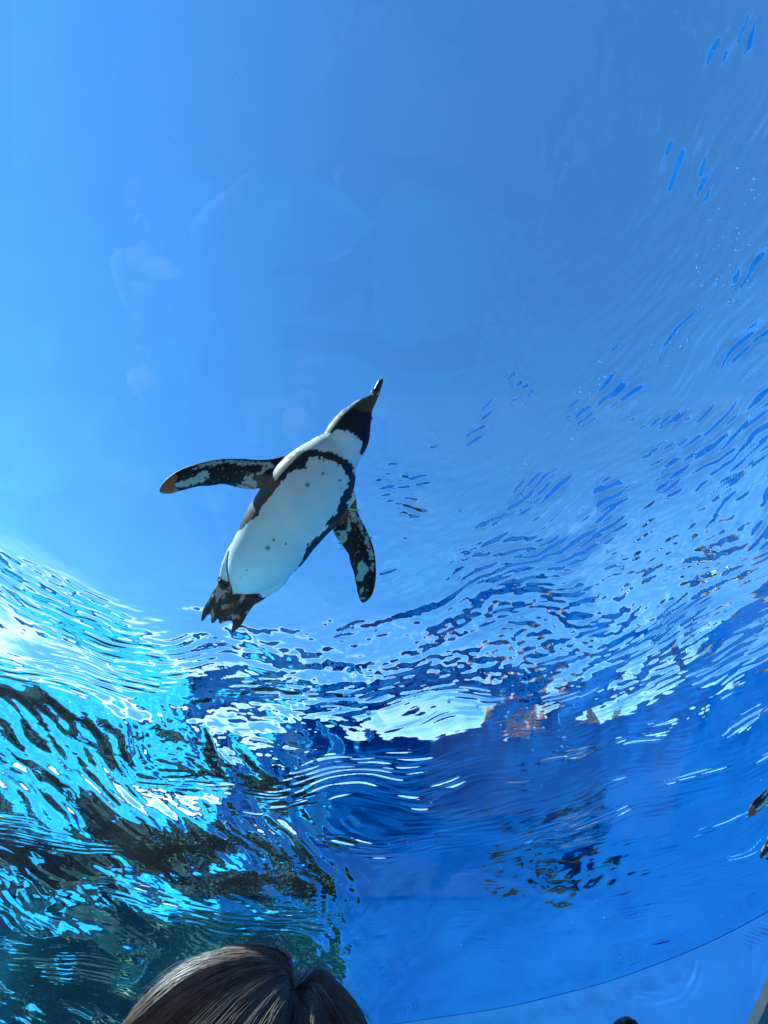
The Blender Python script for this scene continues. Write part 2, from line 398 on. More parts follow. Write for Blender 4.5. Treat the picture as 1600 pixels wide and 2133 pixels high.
def join_raw(parts):
    V, F, T, o = [], [], [], 0
    for v, f, t in parts:
        V.append(v); F += [tuple(int(a) + o for a in q) for q in f]; T += [tuple(int(a) + o for a in q) for q in t]; o += len(v)
    return np.vstack(V), F + T
def foot_slab(poly, w0, w1, th):
    """webbed foot: outline with thickness, ridged over the toes"""
    p = resamp(poly + [poly[0]], 90)[:-1]
    n = len(p); c = p.mean(0)
    ymin, ymax = p[:, 1].min(), p[:, 1].max()
    wz = w0 + (w1 - w0) * (p[:, 1] - ymin) / (ymax - ymin)
    top = np.column_stack([p, wz + th / 2]); bot = np.column_stack([p, wz - th / 2])
    return np.vstack([top, bot]), [tuple(range(n)), tuple(range(2 * n - 1, n - 1, -1))] + [(i, n + i, n + (i + 1) % n, (i + 1) % n) for i in range(n)], []
def make_bird_mesh():
    parts = [loft_body(BODY)]
    parts.append(loft_blade(L_LEAD, L_TRAIL, 9.5, lambda u: -12 - 14 * u * u + 6 * u))
    parts.append(loft_blade(R_LEAD, R_TRAIL, 9.5, lambda u: -10 - 12 * u * u + 4 * u))
    # thighs and shanks
    parts.append(loft_body([(520, 1130, 30, 26, -22), (497, 1160, 32, 28, -24), (478, 1185, 24, 22, -24), (466, 1208, 15, 13, -22), (460, 1226, 11, 9, -20)], 24, 20))
    parts.append(loft_body([(590, 1170, 26, 24, -24), (568, 1205, 26, 24, -26), (548, 1226, 20, 18, -26), (532, 1243, 15, 12, -22), (520, 1254, 11, 9, -18)], 24, 20))
    # tail
    parts.append(loft_body([(505, 1200, 30, 14, -38), (488, 1236, 24, 9, -40), (472, 1262, 12, 5, -42), (466, 1272, 3, 3, -42)], 20, 16))
    parts.append(foot_slab(LFOOT, -20, -16, 8)); parts.append(foot_slab(RFOOT, -18, -10, 8))
    Z = lambda pts: zm(pts, 390, 1160, .125)
    for pts, w in (([(560, 400), (400, 760), (290, 900), (222, 1060)], -12), ([(640, 480), (480, 800), (440, 1000), (395, 1105)], -10), ([(680, 560), (620, 760), (520, 900)], -12),
                   ([(1080, 640), (800, 780), (600, 960), (530, 1100)], -7), ([(1140, 680), (960, 920), (830, 1120), (735, 1255)], -6), ([(900, 720), (760, 900), (720, 1020)], -8)):
        q = Z(pts); m = len(q)
        parts.append(loft_body([(x, y, 7.5 - 5 * k / (m - 1), 7 - 4.5 * k / (m - 1), w) for k, (x, y) in enumerate(q)], 20, 12))
    V, F = join_raw(parts)
    me = bpy.data.meshes.new('body_raw')
    P = np.column_stack([(V[:, 0] - ORG[0]) * S_PX, -(V[:, 1] - ORG[1]) * S_PX, V[:, 2] * S_PX])
    me.from_pydata([tuple(v) for v in P], [], F)
    bm = bmesh.new(); bm.from_mesh(me); bmesh.ops.recalc_face_normals(bm, faces=bm.faces)
    bmesh.ops.triangulate(bm, faces=[f for f in bm.faces if len(f.verts) > 4]); bm.to_mesh(me); bm.free()
    o = bpy.data.objects.new('body_raw', me); COL.objects.link(o)
    rm = o.modifiers.new('r', 'REMESH'); rm.mode = 'VOXEL'; rm.voxel_size = 0.0024; rm.use_smooth_shade = True
    sm = o.modifiers.new('s', 'SMOOTH'); sm.factor = .5; sm.iterations = 5
    dg = bpy.context.evaluated_depsgraph_get(); dg.update()
    e = o.evaluated_get(dg); out = bpy.data.meshes.new_from_object(e)
    bpy.data.objects.remove(o); out.name = 'penguin_body'
    return out
def seg_d(P, a, b):
    a = np.array(a); b = np.array(b); t = np.clip(((P - a) @ (b - a)) / ((b - a) @ (b - a)), 0, 1)
    return np.linalg.norm(P - (a + t[:, None] * (b - a)), axis=1)
def colour_bird(me):
    n = len(me.vertices)
    co = np.empty(n * 3, np.float32); me.vertices.foreach_get('co', co); co = co.reshape(-1, 3)
    no = np.empty(n * 3, np.float32); me.vertices.foreach_get('normal', no); no = no.reshape(-1, 3)
    P = np.column_stack([co[:, 0] / S_PX + ORG[0], -co[:, 1] / S_PX + ORG[1]]).astype(float); W = co[:, 2] / S_PX
    # ragged feather edges: jitter stretched along the bird
    ax = np.array([-.55, .835]); pe = np.array([.835, .55])
    Q = np.column_stack([P @ pe, (P @ ax) * .45])
    jit = np.column_stack([vnoise(Q, 3.2, 5) - .5, vnoise(Q, 3.2, 9) - .5]) * 7 + np.column_stack([vnoise(P, 9, 15) - .5, vnoise(P, 9, 19) - .5]) * 4
    J = P + jit
    white = np.array([.88, .90, .89]); black = np.array([.012, .014, .02]); band = np.array([.03, .033, .045])
    C = np.tile(white, (n, 1)); A = np.zeros(n)
    front = no[:, 2]
    C[inpoly(J, BAND) & (W > -50)] = band
    C[(front < -.25) | (W < -46)] = black                      # the back
    C[inpoly(J, HEADB)] = black
    C *= (0.97 + .06 * vnoise(P, 14, 77))[:, None]
    for x, y, r in SPOTS:
        d = np.hypot(P[:, 0] - x + jit[:, 0] * .25, P[:, 1] - y + jit[:, 1] * .25)
        k = np.clip((r + .8 - d) / 1.6, 0, 1)[:, None] * (front > 0)[:, None] * .72
        C = C * (1 - k) + band * k
    k = (np.minimum(seg_d(P, (474, 1150), (473, 1185)), seg_d(P, (473, 1185), (479, 1236))) < 2.2) & (front > -.4)
    C[k] = band  # shade of the fold between flank and belly, painted in
    # head marks
    brow = np.minimum.reduce([seg_d(P, (710, 860), (727, 846)), seg_d(P, (727, 846), (741, 838)), seg_d(P, (741, 838), (750, 834))])
    C[(brow < 1.7)] = (.6, .62, .62)
    el = np.hypot(((P[:, 0] - 719) * .707 - (P[:, 1] - 857) * .707) / 10, ((P[:, 0] - 719) * .707 + (P[:, 1] - 857) * .707) / 4.6)
    C[(el < 1.25) & (front > -.5)] = (.55, .62, .66); C[(el < .85) & (front > -.5)] = (.12, .16, .2)
    C[seg_d(P, (777, 866), (776, 890)) < 2.4] = (.75, .72, .66)
    # flippers
    dl = (P[:, 0] - 600) * -.78 + (P[:, 1] - 946) * -.62
    onL = (dl > 2) & (P[:, 1] < 1045) & (P[:, 0] < 600) & (P[:, 1] > 935)
    lineR = (P[:, 0] - 742) * .80 + (P[:, 1] - 1036) * .60
    onR = (lineR > 1.5) & (P[:, 1] > 1036) & (P[:, 0] > 690) & (P[:, 1] > 1094 - (P[:, 0] - 692) * 1.25)
    C[onL | onR] = black * .8
    sp = fbm(P, 5, 40, 2)
    def speck(poly, on, col, thr):
        k = inpoly(P + jit * .8, poly) & on & (front > -.1); C[k] = col
        C[k & (sp > thr)] = black
    speck(WHITE_L, onL, (.50, .52, .50), .66); speck(WHITE_L2, onL, (.42, .5, .5), .74)
    speck(WHITE_R, onR, (.46, .48, .46), .64); speck(WHITE_R2, onR, (.40, .47, .48), .74); speck(WHITE_R3, onR, (.35, .4, .42), .7)
    k = inpoly(P + jit * .5, TIP_L) & onL & (front > -.2); C[k] = np.array([.42, .09, .05]); C[k & (sp > .7)] = (.3, .22, .2)
    fl = (onL | onR) & (front > 0)
    C[fl & (vnoise(Q, 2.6, 61) > .9)] = (.28, .27, .26)
    # feet
    foot = (P[:, 1] > 1207 + (P[:, 0] - 460) * .45) & (P[:, 0] < 482) & (W > -33) | inpoly(J * .5 + P * .5, RFOOT) & (W > -33) & (P[:, 1] > 1238) | (P[:, 1] > 1246)
    fn = fbm(P, 11, 90, 3)
    C[foot] = (.018, .016, .018)
    C[foot & (fn > .57)] = (.14, .10, .09); C[foot & (fn > .62)] = (.50, .38, .34)
    col = np.column_stack([C, np.where(foot, 1, 0)]).astype(np.float32)
    at = me.color_attributes.new('plumage', 'FLOAT_COLOR', 'POINT'); at.data.foreach_set('color', col.ravel())
m_plum, n_, l_, out_ = new_mat('penguin_plumage')
b_ = n_.new('ShaderNodeBsdfPrincipled'); b_.inputs['Roughness'].default_value = .55; b_.inputs['Specular IOR Level'].default_value = .25
a_ = n_.new('ShaderNodeAttribute'); a_.attribute_name = 'plumage'
tc_ = n_.new('ShaderNodeTexCoord'); mp_ = n_.new('ShaderNodeMapping'); mp_.inputs['Rotation'].default_value = (0, 0, R(-33)); mp_.inputs['Scale'].default_value = (520, 190, 300)
nz_ = n_.new('ShaderNodeTexNoise'); nz_.inputs['Scale'].default_value = 1; nz_.inputs['Detail'].default_value = 3
bp_ = n_.new('ShaderNodeBump'); bp_.inputs['Strength'].default_value = .5; bp_.inputs['Distance'].default_value = .0012
l_.new(tc_.outputs['Object'], mp_.inputs[0]); l_.new(mp_.outputs[0], nz_.inputs['Vector']); l_.new(nz_.outputs['Fac'], bp_.inputs['Height'])
l_.new(bp_.outputs[0], b_.inputs['Normal']); l_.new(a_.outputs['Color'], b_.inputs['Base Color']); l_.new(b_.outputs[0], out_.inputs['Surface'])
m_beak = principled('penguin_beak', (.012, .013, .016), .4, col2=(.07, .075, .08), noise_scale=90)
m_beakw = principled('penguin_beak_pale', (.62, .6, .55), .4)
m_eye = principled('penguin_eye', (.02, .012, .008), .08)
m_tag = principled('flipper_band_green', (.10, .80, .45), .35)

def tube(path, rad, nr=10, w=None):
    """closed tube along 3-D points with radii"""
    p = np.asarray(path, float); n = len(p); V = []
    tan = np.gradient(p, axis=0); up = np.array([0.03, .05, 1.0]); a = np.linspace(0, 2 * np.pi, nr, endpoint=False)
    for k in range(n):
        t = tan[k] / (np.linalg.norm(tan[k]) + 1e-12); x = np.cross(up, t)
        if np.linalg.norm(x) < .1: x = np.cross(np.array([1., 0, 0]), t)
        x /= np.linalg.norm(x); y = np.cross(t, x)
        r = rad[k] if hasattr(rad, '__len__') else rad
        r2 = r if w is None else w[k]
        V.append(p[k] + np.outer(np.cos(a) * r, x) + np.outer(np.sin(a) * r2, y))
    V = np.vstack(V); F = grid_faces(n, nr, wrap_v=True)
    return V, F
def P3(px, py, w=0): return ((px - ORG[0]) * S_PX, -(py - ORG[1]) * S_PX, w * S_PX)

def build_penguin(me, label):
    root = empty('penguin')
    tag(root, label, 'penguin', 'penguins swimming under the surface')
    me.materials.clear(); me.materials.append(m_plum)
    b = bpy.data.objects.new('body', me); link(b, root); caustic(b)
    s = resamp([(781, 823, 4, 8.5), (786, 812, 5, 7), (790, 802, 5, 5.8), (793.5, 795, 4, 5.2), (795, 790.5, 1, 3.2), (795.3, 789, -1, .8)], 22)
    V, F = tube([P3(x, y, w) for x, y, w, r in s], [r * S_PX for r in s[:, 3]], 14)
    bk = mesh_np('beak', V, F, m_beak, root)
    s = resamp([(779, 825, 9, 5), (777, 817, 8, 3.4), (781, 811, 7.5, 1)], 10)
    V, F = tube([P3(x - 1, y, w) for x, y, w, r in s], [r * S_PX * .9 for r in s[:, 3]], 8)
    mesh_np('beak_base', V, F, m_beakw, bk)
    V, F = tube([P3(x, y, w) for x, y, w in [(785.5, 824, 9), (788, 817, 8.5), (791, 809, 7.5)]], [2.6 * S_PX, 2.2 * S_PX, .5 * S_PX], 8)
    mesh_np('beak_base', V, F, m_beakw, bk)
    V, F = tube([P3(794, 794, 7), P3(795, 790.5, 5), P3(795.5, 788.5, 2)], [1.6 * S_PX, 2.6 * S_PX, .6 * S_PX], 8)
    mesh_np('beak_tip', V, F, m_beakw, bk)
    for (x, y, w_) in ((731, 853, -15), (772, 869, -15)):
        bm = bmesh.new(); bmesh.ops.create_uvsphere(bm, u_segments=16, v_segments=10, radius=4.4 * S_PX)
        for f in bm.faces: f.smooth = True
        m = bpy.data.meshes.new('eye'); bm.to_mesh(m); bm.free(); m.materials.append(m_eye)
        o = bpy.data.objects.new('eye', m); link(o, root); o.location = P3(x, y, w_); caustic(o)
    # the identification band round the root of the flipper
    A, B = np.array(P3(721, 1059, -8)), np.array(P3(748.5, 1063, -10)); c = (A + B) / 2; h = (A - B) / 2
    a = np.linspace(0, 2 * np.pi, 40, endpoint=False)
    pts = np.array([c + h * 1.04 * math.cos(t) + np.array([0, 0, 1]) * math.sin(t) * 10.5 * S_PX for t in a])
    V, F = [], grid_faces(40, 6, wrap_u=True, wrap_v=True)
    for k in range(40):
        t = pts[(k + 1) % 40] - pts[k - 1]; t /= np.linalg.norm(t); up = np.array([0, 1.0, 0]); o_ = pts[k] - c; o_ /= np.linalg.norm(o_)
        for q in range(6):
            an = q / 6 * 2 * np.pi
            V.append(pts[k] + up * math.sin(an) * 1.9 * S_PX + o_ * math.cos(an) * 1.2 * S_PX)
    mesh_np('flipper_band', np.array(V), F, m_tag, root)
    return root
bird_me = make_bird_mesh()
colour_bird(bird_me)
CAM_ROT = Matrix((CR, CU, -CF)).transposed()
def place_bird(root, px, py, depth, extra=None):
    """stand the bird's own frame parallel to the picture plane at a place in the tank"""
    m = CAM_ROT.to_4x4()
    if extra is not None: m = m @ extra
    root.matrix_world = Matrix.Translation(at_depth(px, py, depth)) @ m
pg = build_penguin(bird_me, 'penguin gliding overhead with both flippers spread and its white belly towards the viewer')
place_bird(pg, ORG[0], ORG[1], 1.5)
# the second bird holds its flipper swept back
me2 = bird_me.copy()
n = len(me2.vertices); co = np.empty(n * 3, np.float32); me2.vertices.foreach_get('co', co); co = co.reshape(-1, 3)
P = np.column_stack([co[:, 0] / S_PX + ORG[0], -co[:, 1] / S_PX + ORG[1]])
d = (P[:, 0] - 600) * -.78 + (P[:, 1] - 946) * -.62
wgt = sstep(-6, 40, d) * (P[:, 1] < 1060) * (P[:, 0] < 612)
ang = R(27) * wgt; piv = np.array(P3(588, 985)[:2])
rel = co[:, :2] - piv
new = np.column_stack([rel[:, 0] * np.cos(ang) - rel[:, 1] * np.sin(ang), rel[:, 0] * np.sin(ang) + rel[:, 1] * np.cos(ang)]) + piv
co[:, :2] = new
me2.vertices.foreach_set('co', co.ravel()); me2.update(); me2.name = 'penguin_body_swept'
pg2 = build_penguin(me2, 'second penguin at the right edge, only a flipper tip and a foot in view')
place_bird(pg2, 1690, 1674, 2.72)
# ------------------------------------------------------------------ rocks, trees, building
def rockwall(name, x0, x1, ybase, z0, z1, nx, nz, seed, mat):
    xs = np.linspace(x0, x1, nx); zs = np.linspace(z0, z1, nz)
    XX, ZZ = np.meshgrid(xs, zs, indexing='ij')
    p = np.column_stack([XX.ravel(), ZZ.ravel() * 1.9])
    big = fbm(p, 1.5, seed, 3).reshape(XX.shape); mid = fbm(p, .45, seed + 7, 3).reshape(XX.shape); sm = fbm(p, .12, seed + 11, 2).reshape(XX.shape)
    led = np.abs(((ZZ + big * .8) / .55) % 1 - .5) * 2
    YY = ybase + (ZZ - z0) * .10 - 1.1 * (big - .5) - .45 * (np.abs(mid - .5) * 2) - .08 * sm - .22 * led ** .6
    return mesh_np(name, np.stack([XX, YY, ZZ], -1).reshape(-1, 3), grid_faces(nx, nz), mat)
m_rock = principled('algae_rock', (.001, .026, .030), .75, col2=(.004, .075, .062), noise_scale=2.2, bump=.6, bump_scale=25)
cr_ = [x for x in m_rock.node_tree.nodes if x.type == 'VALTORGB'][0]
cr_.color_ramp.elements[0].position = .45; cr_.color_ramp.elements[1].position = .74
cr_.color_ramp.elements[1].position = .60
e_ = cr_.color_ramp.elements.new(.72); e_.color = (.62, .56, .24, 1)  # ochre flecks: golden top light put into the rock colour
rk = rockwall('rock_wall', -16, -.2, 8.3, 1.5, WATER_Z + .5, 420, 90, 31, m_rock)
tag(rk, 'dark green algae covered rock wall seen mirrored at the lower left', 'rock wall')
def boulder(name, c, r, seed, mat):
    bm = bmesh.new(); bmesh.ops.create_icosphere(bm, subdivisions=4, radius=1)
    V = np.array([v.co for v in bm.verts]); nse = fbm(V + 5, .9, seed, 3)
    for v, q in zip(bm.verts, nse):
        v.co = v.co * (0.62 + .75 * q); v.co.x *= r[0]; v.co.y *= r[1]; v.co.z *= r[2]
    for f in bm.faces: f.smooth = True
    me = bpy.data.meshes.new(name); bm.to_mesh(me); bm.free(); me.materials.append(mat)
    o = bpy.data.objects.new(name, me); link(o); o.location = c; caustic(o)
    return o
m_rock2 = principled('black_rock', (.003, .005, .006), .7, col2=(.012, .016, .015), noise_scale=4, bump=.6, bump_scale=20)
for i_, (x, y, z, a, b, c, sd_, lb) in enumerate([(-2.6, 6.8, 2.2, .8, .6, .6, 11, 'green rock on the shelf, nearest of the mirrored ones at lower left'), (-4.4, 6.2, 1.95, 1.3, .9, .7, 12, 'broad green rock at the far left of the shelf'),
        (-1.6, 7.3, 2.1, .4, .4, .5, 14, 'green rock on the shelf close to the blue wall'), (-3.2, 5.6, 1.8, .5, .4, .3, 15, 'low green rock at the front of the shelf'),
        (-4.6, 4.9, 1.8, .9, .5, .35, 16, 'long dark green rock at the front left corner of the shelf'), (-1.9, 5.0, 1.75, .45, .3, .22, 17, 'small green rock on the front edge of the shelf')]):
    tag(boulder('rock', (x, y, z), (a, b, c * 1.25), sd_, m_rock), lb, 'rock')
tag(boulder('rock', (1.38, 5.42, 3.08), (.24, .13, .10), 5, m_rock2), 'black rock fixed high on the blue wall, seen mirrored in the surface', 'rock')
tag(boulder('rock', (1.0, 5.62, 2.8), (.13, .10, .08), 6, m_rock2), 'small black rock below the mirrored black rock on the blue wall', 'rock')
tag(boulder('rock', (1.72, 5.24, 2.95), (.10, .08, .06), 8, m_rock2), 'smallest black rock, right of the other two on the blue wall', 'rock')

def leaf_cloud(n, c, rad, size, seed):
    r = np.random.default_rng(seed)
    cl = r.normal(size=(max(8, n // 90), 3)); cl /= np.linalg.norm(cl, axis=1)[:, None]
    cl = cl * (r.random((len(cl), 1)) ** .5) * .8
    cen = cl[r.integers(0, len(cl), n)] + r.normal(size=(n, 3)) * .17
    cen = cen * np.array(rad) + np.array(c)
    a = r.normal(size=(n, 3)); a /= np.linalg.norm(a, axis=1)[:, None]
    b = np.cross(a, r.normal(size=(n, 3))); b /= np.linalg.norm(b, axis=1)[:, None]
    s = size * (.6 + .8 * r.random((n, 1)))
    V = np.stack([cen - a * s, cen + b * s * .45, cen + a * s, cen - b * s * .45], 1).reshape(-1, 3)
    return V, np.arange(4 * n).reshape(-1, 4)
m_bark = principled('bark', (.09, .065, .045), .9, col2=(.05, .04, .03), noise_scale=8, bump=.5, bump_scale=30)
m_leaf = principled('leaves_dark', (.025, .055, .018), .6, col2=(.07, .10, .03), noise_scale=3)
m_leaf2 = principled('leaves_rust', (.10, .06, .02), .6, col2=(.17, .09, .03), noise_scale=3)
def tree(x, y, h, rad, seed, leaf, label):
    root = empty('tree', (x, y, -.6)); tag(root, label, 'tree', 'trees standing beyond the tank')
    r = np.random.default_rng(seed)
    p = [(0, 0, 0), (.05, .02, h * .3), (.1 - .05 * rad, .05, h * .55), (0, 0, h * .85)]
    V, F = tube(p, [rad * .09, rad * .07, rad * .055, rad * .02], 10)
    tr = mesh_np('trunk', V, F, m_bark, root)
    for k in range(7):
        a = k * 2.4 + r.random(); z = h * (.4 + .06 * k)
        q = [(0, 0, z), (math.cos(a) * rad * .4, math.sin(a) * rad * .4, z + rad * .25), (math.cos(a) * rad * .8, math.sin(a) * rad * .8, z + rad * .5)]
        V, F = tube(q, [rad * .035, rad * .024, rad * .008], 7)
        mesh_np('limb', V, F, m_bark, tr)
    V, F = leaf_cloud(5200, (0, 0, h * .72), (rad, rad, h * .34), .16, seed + 50)
    mesh_np('crown', V, F, leaf, root, smooth=False)
W0 = WATER_Z
tree(-9.5, 24, 7.0, 2.4, 1, m_leaf, 'dark green tree behind the rock wall, nearest the blue wall')
tree(-16, 25, 7.6, 2.8, 2, m_leaf, 'dark green tree behind the rock wall, left of the other one')
tree(-23, 20, 6.8, 2.4, 3, m_leaf, 'dark green tree behind the rock wall, furthest left')
tree(10.5, 11.5, 8.6, 2.5, 4, m_leaf2, 'rust leaved tree beyond the tank at the right edge')
tree(13.5, 9.5, 8.0, 2.4, 5, m_leaf2, 'rust leaved tree beyond the tank, half outside the right edge')
# the tower above the water
tw = empty('tower_building', (17.0, 62, -.6)); tag(tw, 'dark red brick tower above the pool, broken up by the ripples', 'building')
m_brick = principled('dark_red_brick', (.16, .055, .04), .85, col2=(.11, .045, .035), noise_scale=1.5)
m_glz = principled('window_glass_dark', (.02, .03, .05), .06)
m_frame2 = principled('window_frame_pale', (.55, .5, .48), .5)
def bx(name, c, s, mat, parent, me=None):
    if me is None:
        bm = bmesh.new(); bmesh.ops.create_cube(bm, size=1)
        for v in bm.verts: v.co = Vector((v.co.x * s[0], v.co.y * s[1], v.co.z * s[2]))
        me = bpy.data.meshes.new(name); bm.to_mesh(me); bm.free(); me.materials.append(mat)
    o = bpy.data.objects.new(name, me); link(o, parent); o.location = c
    return o
bx('wall', (0, 0, 11.5), (7.6, 9, 22), m_brick, tw)
bx('roof', (0, 0, 22.7), (8.0, 9.6, .4), m_frame2, tw)
bx('lift_room', (-1.4, 0, 24.4), (4.2, 5, 3.0), m_brick, tw)
fr = gl = None
for i in range(5):
    for j in range(6):
        f = bx('window', (-2.9 + 1.45 * i, -4.55, 3 + 3.3 * j), (1.0, .14, 2.1), m_frame2, tw, fr); fr = f.data
        p_ = bx('pane', (0, -.09, 0), (.80, .05, 1.85), m_glz, f, gl); gl = p_.data

# ------------------------------------------------------------------ the viewing area
slab('viewing_floor', rect(-16, -2.58, 3.68, .95), .0, .10, m_pave)
ME = lambda R_, U_, D_: CO + CR * R_ + CU * U_ + CF * D_
def bar(name, a, b, wid, th, mat, parent):
    """box bar between two points in the plane of the window"""
    a, b = Vector(a), Vector(b); d = (b - a).normalized(); s = CF.cross(d).normalized(); f = CF
    V = []
    for p in (a, b):
        for i, j in ((-1, -1), (1, -1), (1, 1), (-1, 1)):
            V.append(p + s * wid / 2 * i + f * th / 2 * j)
    F = [(0, 1, 2, 3), (7, 6, 5, 4)] + [(i, 4 + i, 4 + (i + 1) % 4, (i + 1) % 4) for i in range(4)]
    me = bpy.data.meshes.new(name); me.from_pydata([tuple(v) for v in V], [], F); me.materials.append(mat)
    bm = bmesh.new(); bm.from_mesh(me); bmesh.ops.recalc_face_normals(bm, faces=bm.faces)
    bmesh.ops.bevel(bm, geom=bm.edges[:], offset=.006, segments=2, affect='EDGES'); bm.to_mesh(me); bm.free()
    o = bpy.data.objects.new(name, me); link(o, parent); caustic(o); return o
m_steel = principled('window_frame_dark_steel', (.045, .05, .055), .38, col2=(.06, .065, .07), noise_scale=30)
m_seal = principled('black_window_seal', (.008, .009, .012), .5)
win = empty('acrylic_window'); tag(win, 'large clear acrylic window between the viewers and the pool, dark steel edge at lower right', 'window')
m_acr, n_, l_, out_ = new_mat('clear_acrylic')
def mnode(op, a, b):
    m = n_.new('ShaderNodeMath'); m.operation = op
    for i, x in enumerate((a, b)):
        if x is None: continue
        if isinstance(x, (int, float)): m.inputs[i].default_value = x
        else: l_.new(x, m.inputs[i])
    return m.outputs[0]
def clear_sheet(f0):
    ge_ = n_.new('ShaderNodeNewGeometry'); dp_ = n_.new('ShaderNodeVectorMath'); dp_.operation = 'DOT_PRODUCT'
    l_.new(ge_.outputs['Incoming'], dp_.inputs[0]); l_.new(ge_.outputs['Normal'], dp_.inputs[1])
    fz = mnode('ADD', mnode('MULTIPLY', mnode('POWER', mnode('SUBTRACT', 1.0, mnode('ABSOLUTE', dp_.outputs['Value'], None)), 5.0), 1 - f0), f0)   # Schlick
    tr_ = n_.new('ShaderNodeBsdfTransparent'); gs_ = n_.new('ShaderNodeBsdfGlossy'); gs_.inputs['Roughness'].default_value = 0.0; ms_ = n_.new('ShaderNodeMixShader')
    l_.new(fz, ms_.inputs[0]); l_.new(tr_.outputs[0], ms_.inputs[1]); l_.new(gs_.outputs[0], ms_.inputs[2]); l_.new(ms_.outputs[0], out_.inputs['Surface'])
clear_sheet(.032)
m_acr2, n_, l_, out_ = new_mat('acrylic_against_water')
clear_sheet(.002)
DW = 1.08
def PW(px, py, d=DW): v = ray(px, py); return CO + v * d
LB, RB, RT, LT = PW(-12, 2306), PW(1566, 2306), PW(2084, 1160), PW(-12, 1160)
RT2, LT2 = PW(2084, -300), PW(-12, -300)
V = [tuple(p) for p in (LB, RB, RT, RT2, LT2, LT)]
V = V + [tuple(Vector(v) + CF * .05) for v in V]
me = bpy.data.meshes.new('pane'); me.from_pydata(V, [], [(0, 1, 2, 3, 4, 5), (11, 10, 9, 8, 7, 6)] + [(i, 6 + i, 6 + (i + 1) % 6, (i + 1) % 6) for i in range(6)])
me.materials.append(m_acr); me.materials.append(m_acr2); bm = bmesh.new(); bm.from_mesh(me); bmesh.ops.recalc_face_normals(bm, faces=bm.faces); bm.to_mesh(me); bm.free()
pn = bpy.data.objects.new('pane', me); link(pn, win)
for p in me.polygons: p.material_index = 0 if p.normal.dot(CF) < -.9 else 1

off = CF * .022
for a, b in ((RB, RT), (RT, RT2), (RT2, LT2), (LB, RB)):
    s = CF.cross((b - a).normalized())
    o_ = bar('frame_bar', a + s * .075 + off, b + s * .075 + off, .11, .13, m_seal, win)
    bar('edge_strip', a + s * .012 + off * 1.5, b + s * .012 + off * 1.5, .034, .09, m_steel, o_)
kb = boulder('knob', PW(1305, 2147, 1.06), (.019, .019, .019), 3, m_seal)
tag(kb, 'small round black knob at the bottom edge of the picture, right of the head', 'knob')
# ------------------------------------------------------------------ people
m_skin = principled('skin', (.74, .50, .40), .5, col2=(.68, .45, .36), noise_scale=14)
m_hair = principled('dark_brown_hair', (.10, .045, .028), .48, col2=(.30, .16, .10), noise_scale=55, spec=1.0)
def skinned(name, verts, edges, rad, mat, parent, sub=2):
    me = bpy.data.meshes.new(name); me.from_pydata([tuple(v) for v in verts], edges, [])
    o = bpy.data.objects.new(name, me); COL.objects.link(o)
    sk_ = o.modifiers.new('s', 'SKIN'); sk_.use_smooth_shade = True
    ss = o.modifiers.new('u', 'SUBSURF'); ss.levels = sub; ss.render_levels = sub
    for i, r in enumerate(rad):
        d = me.skin_vertices[0].data[i]
        d.radius = (r, r) if not isinstance(r, tuple) else r
        d.use_root = (i == 0)
    dg = bpy.context.evaluated_depsgraph_get(); dg.update()
    out = bpy.data.meshes.new_from_object(o.evaluated_get(dg)); bpy.data.objects.remove(o)
    out.name = name; out.materials.clear(); out.materials.append(mat)
    for p in out.polygons: p.use_smooth = True
    o2 = bpy.data.objects.new(name, out); link(o2, parent); caustic(o2)
    return o2
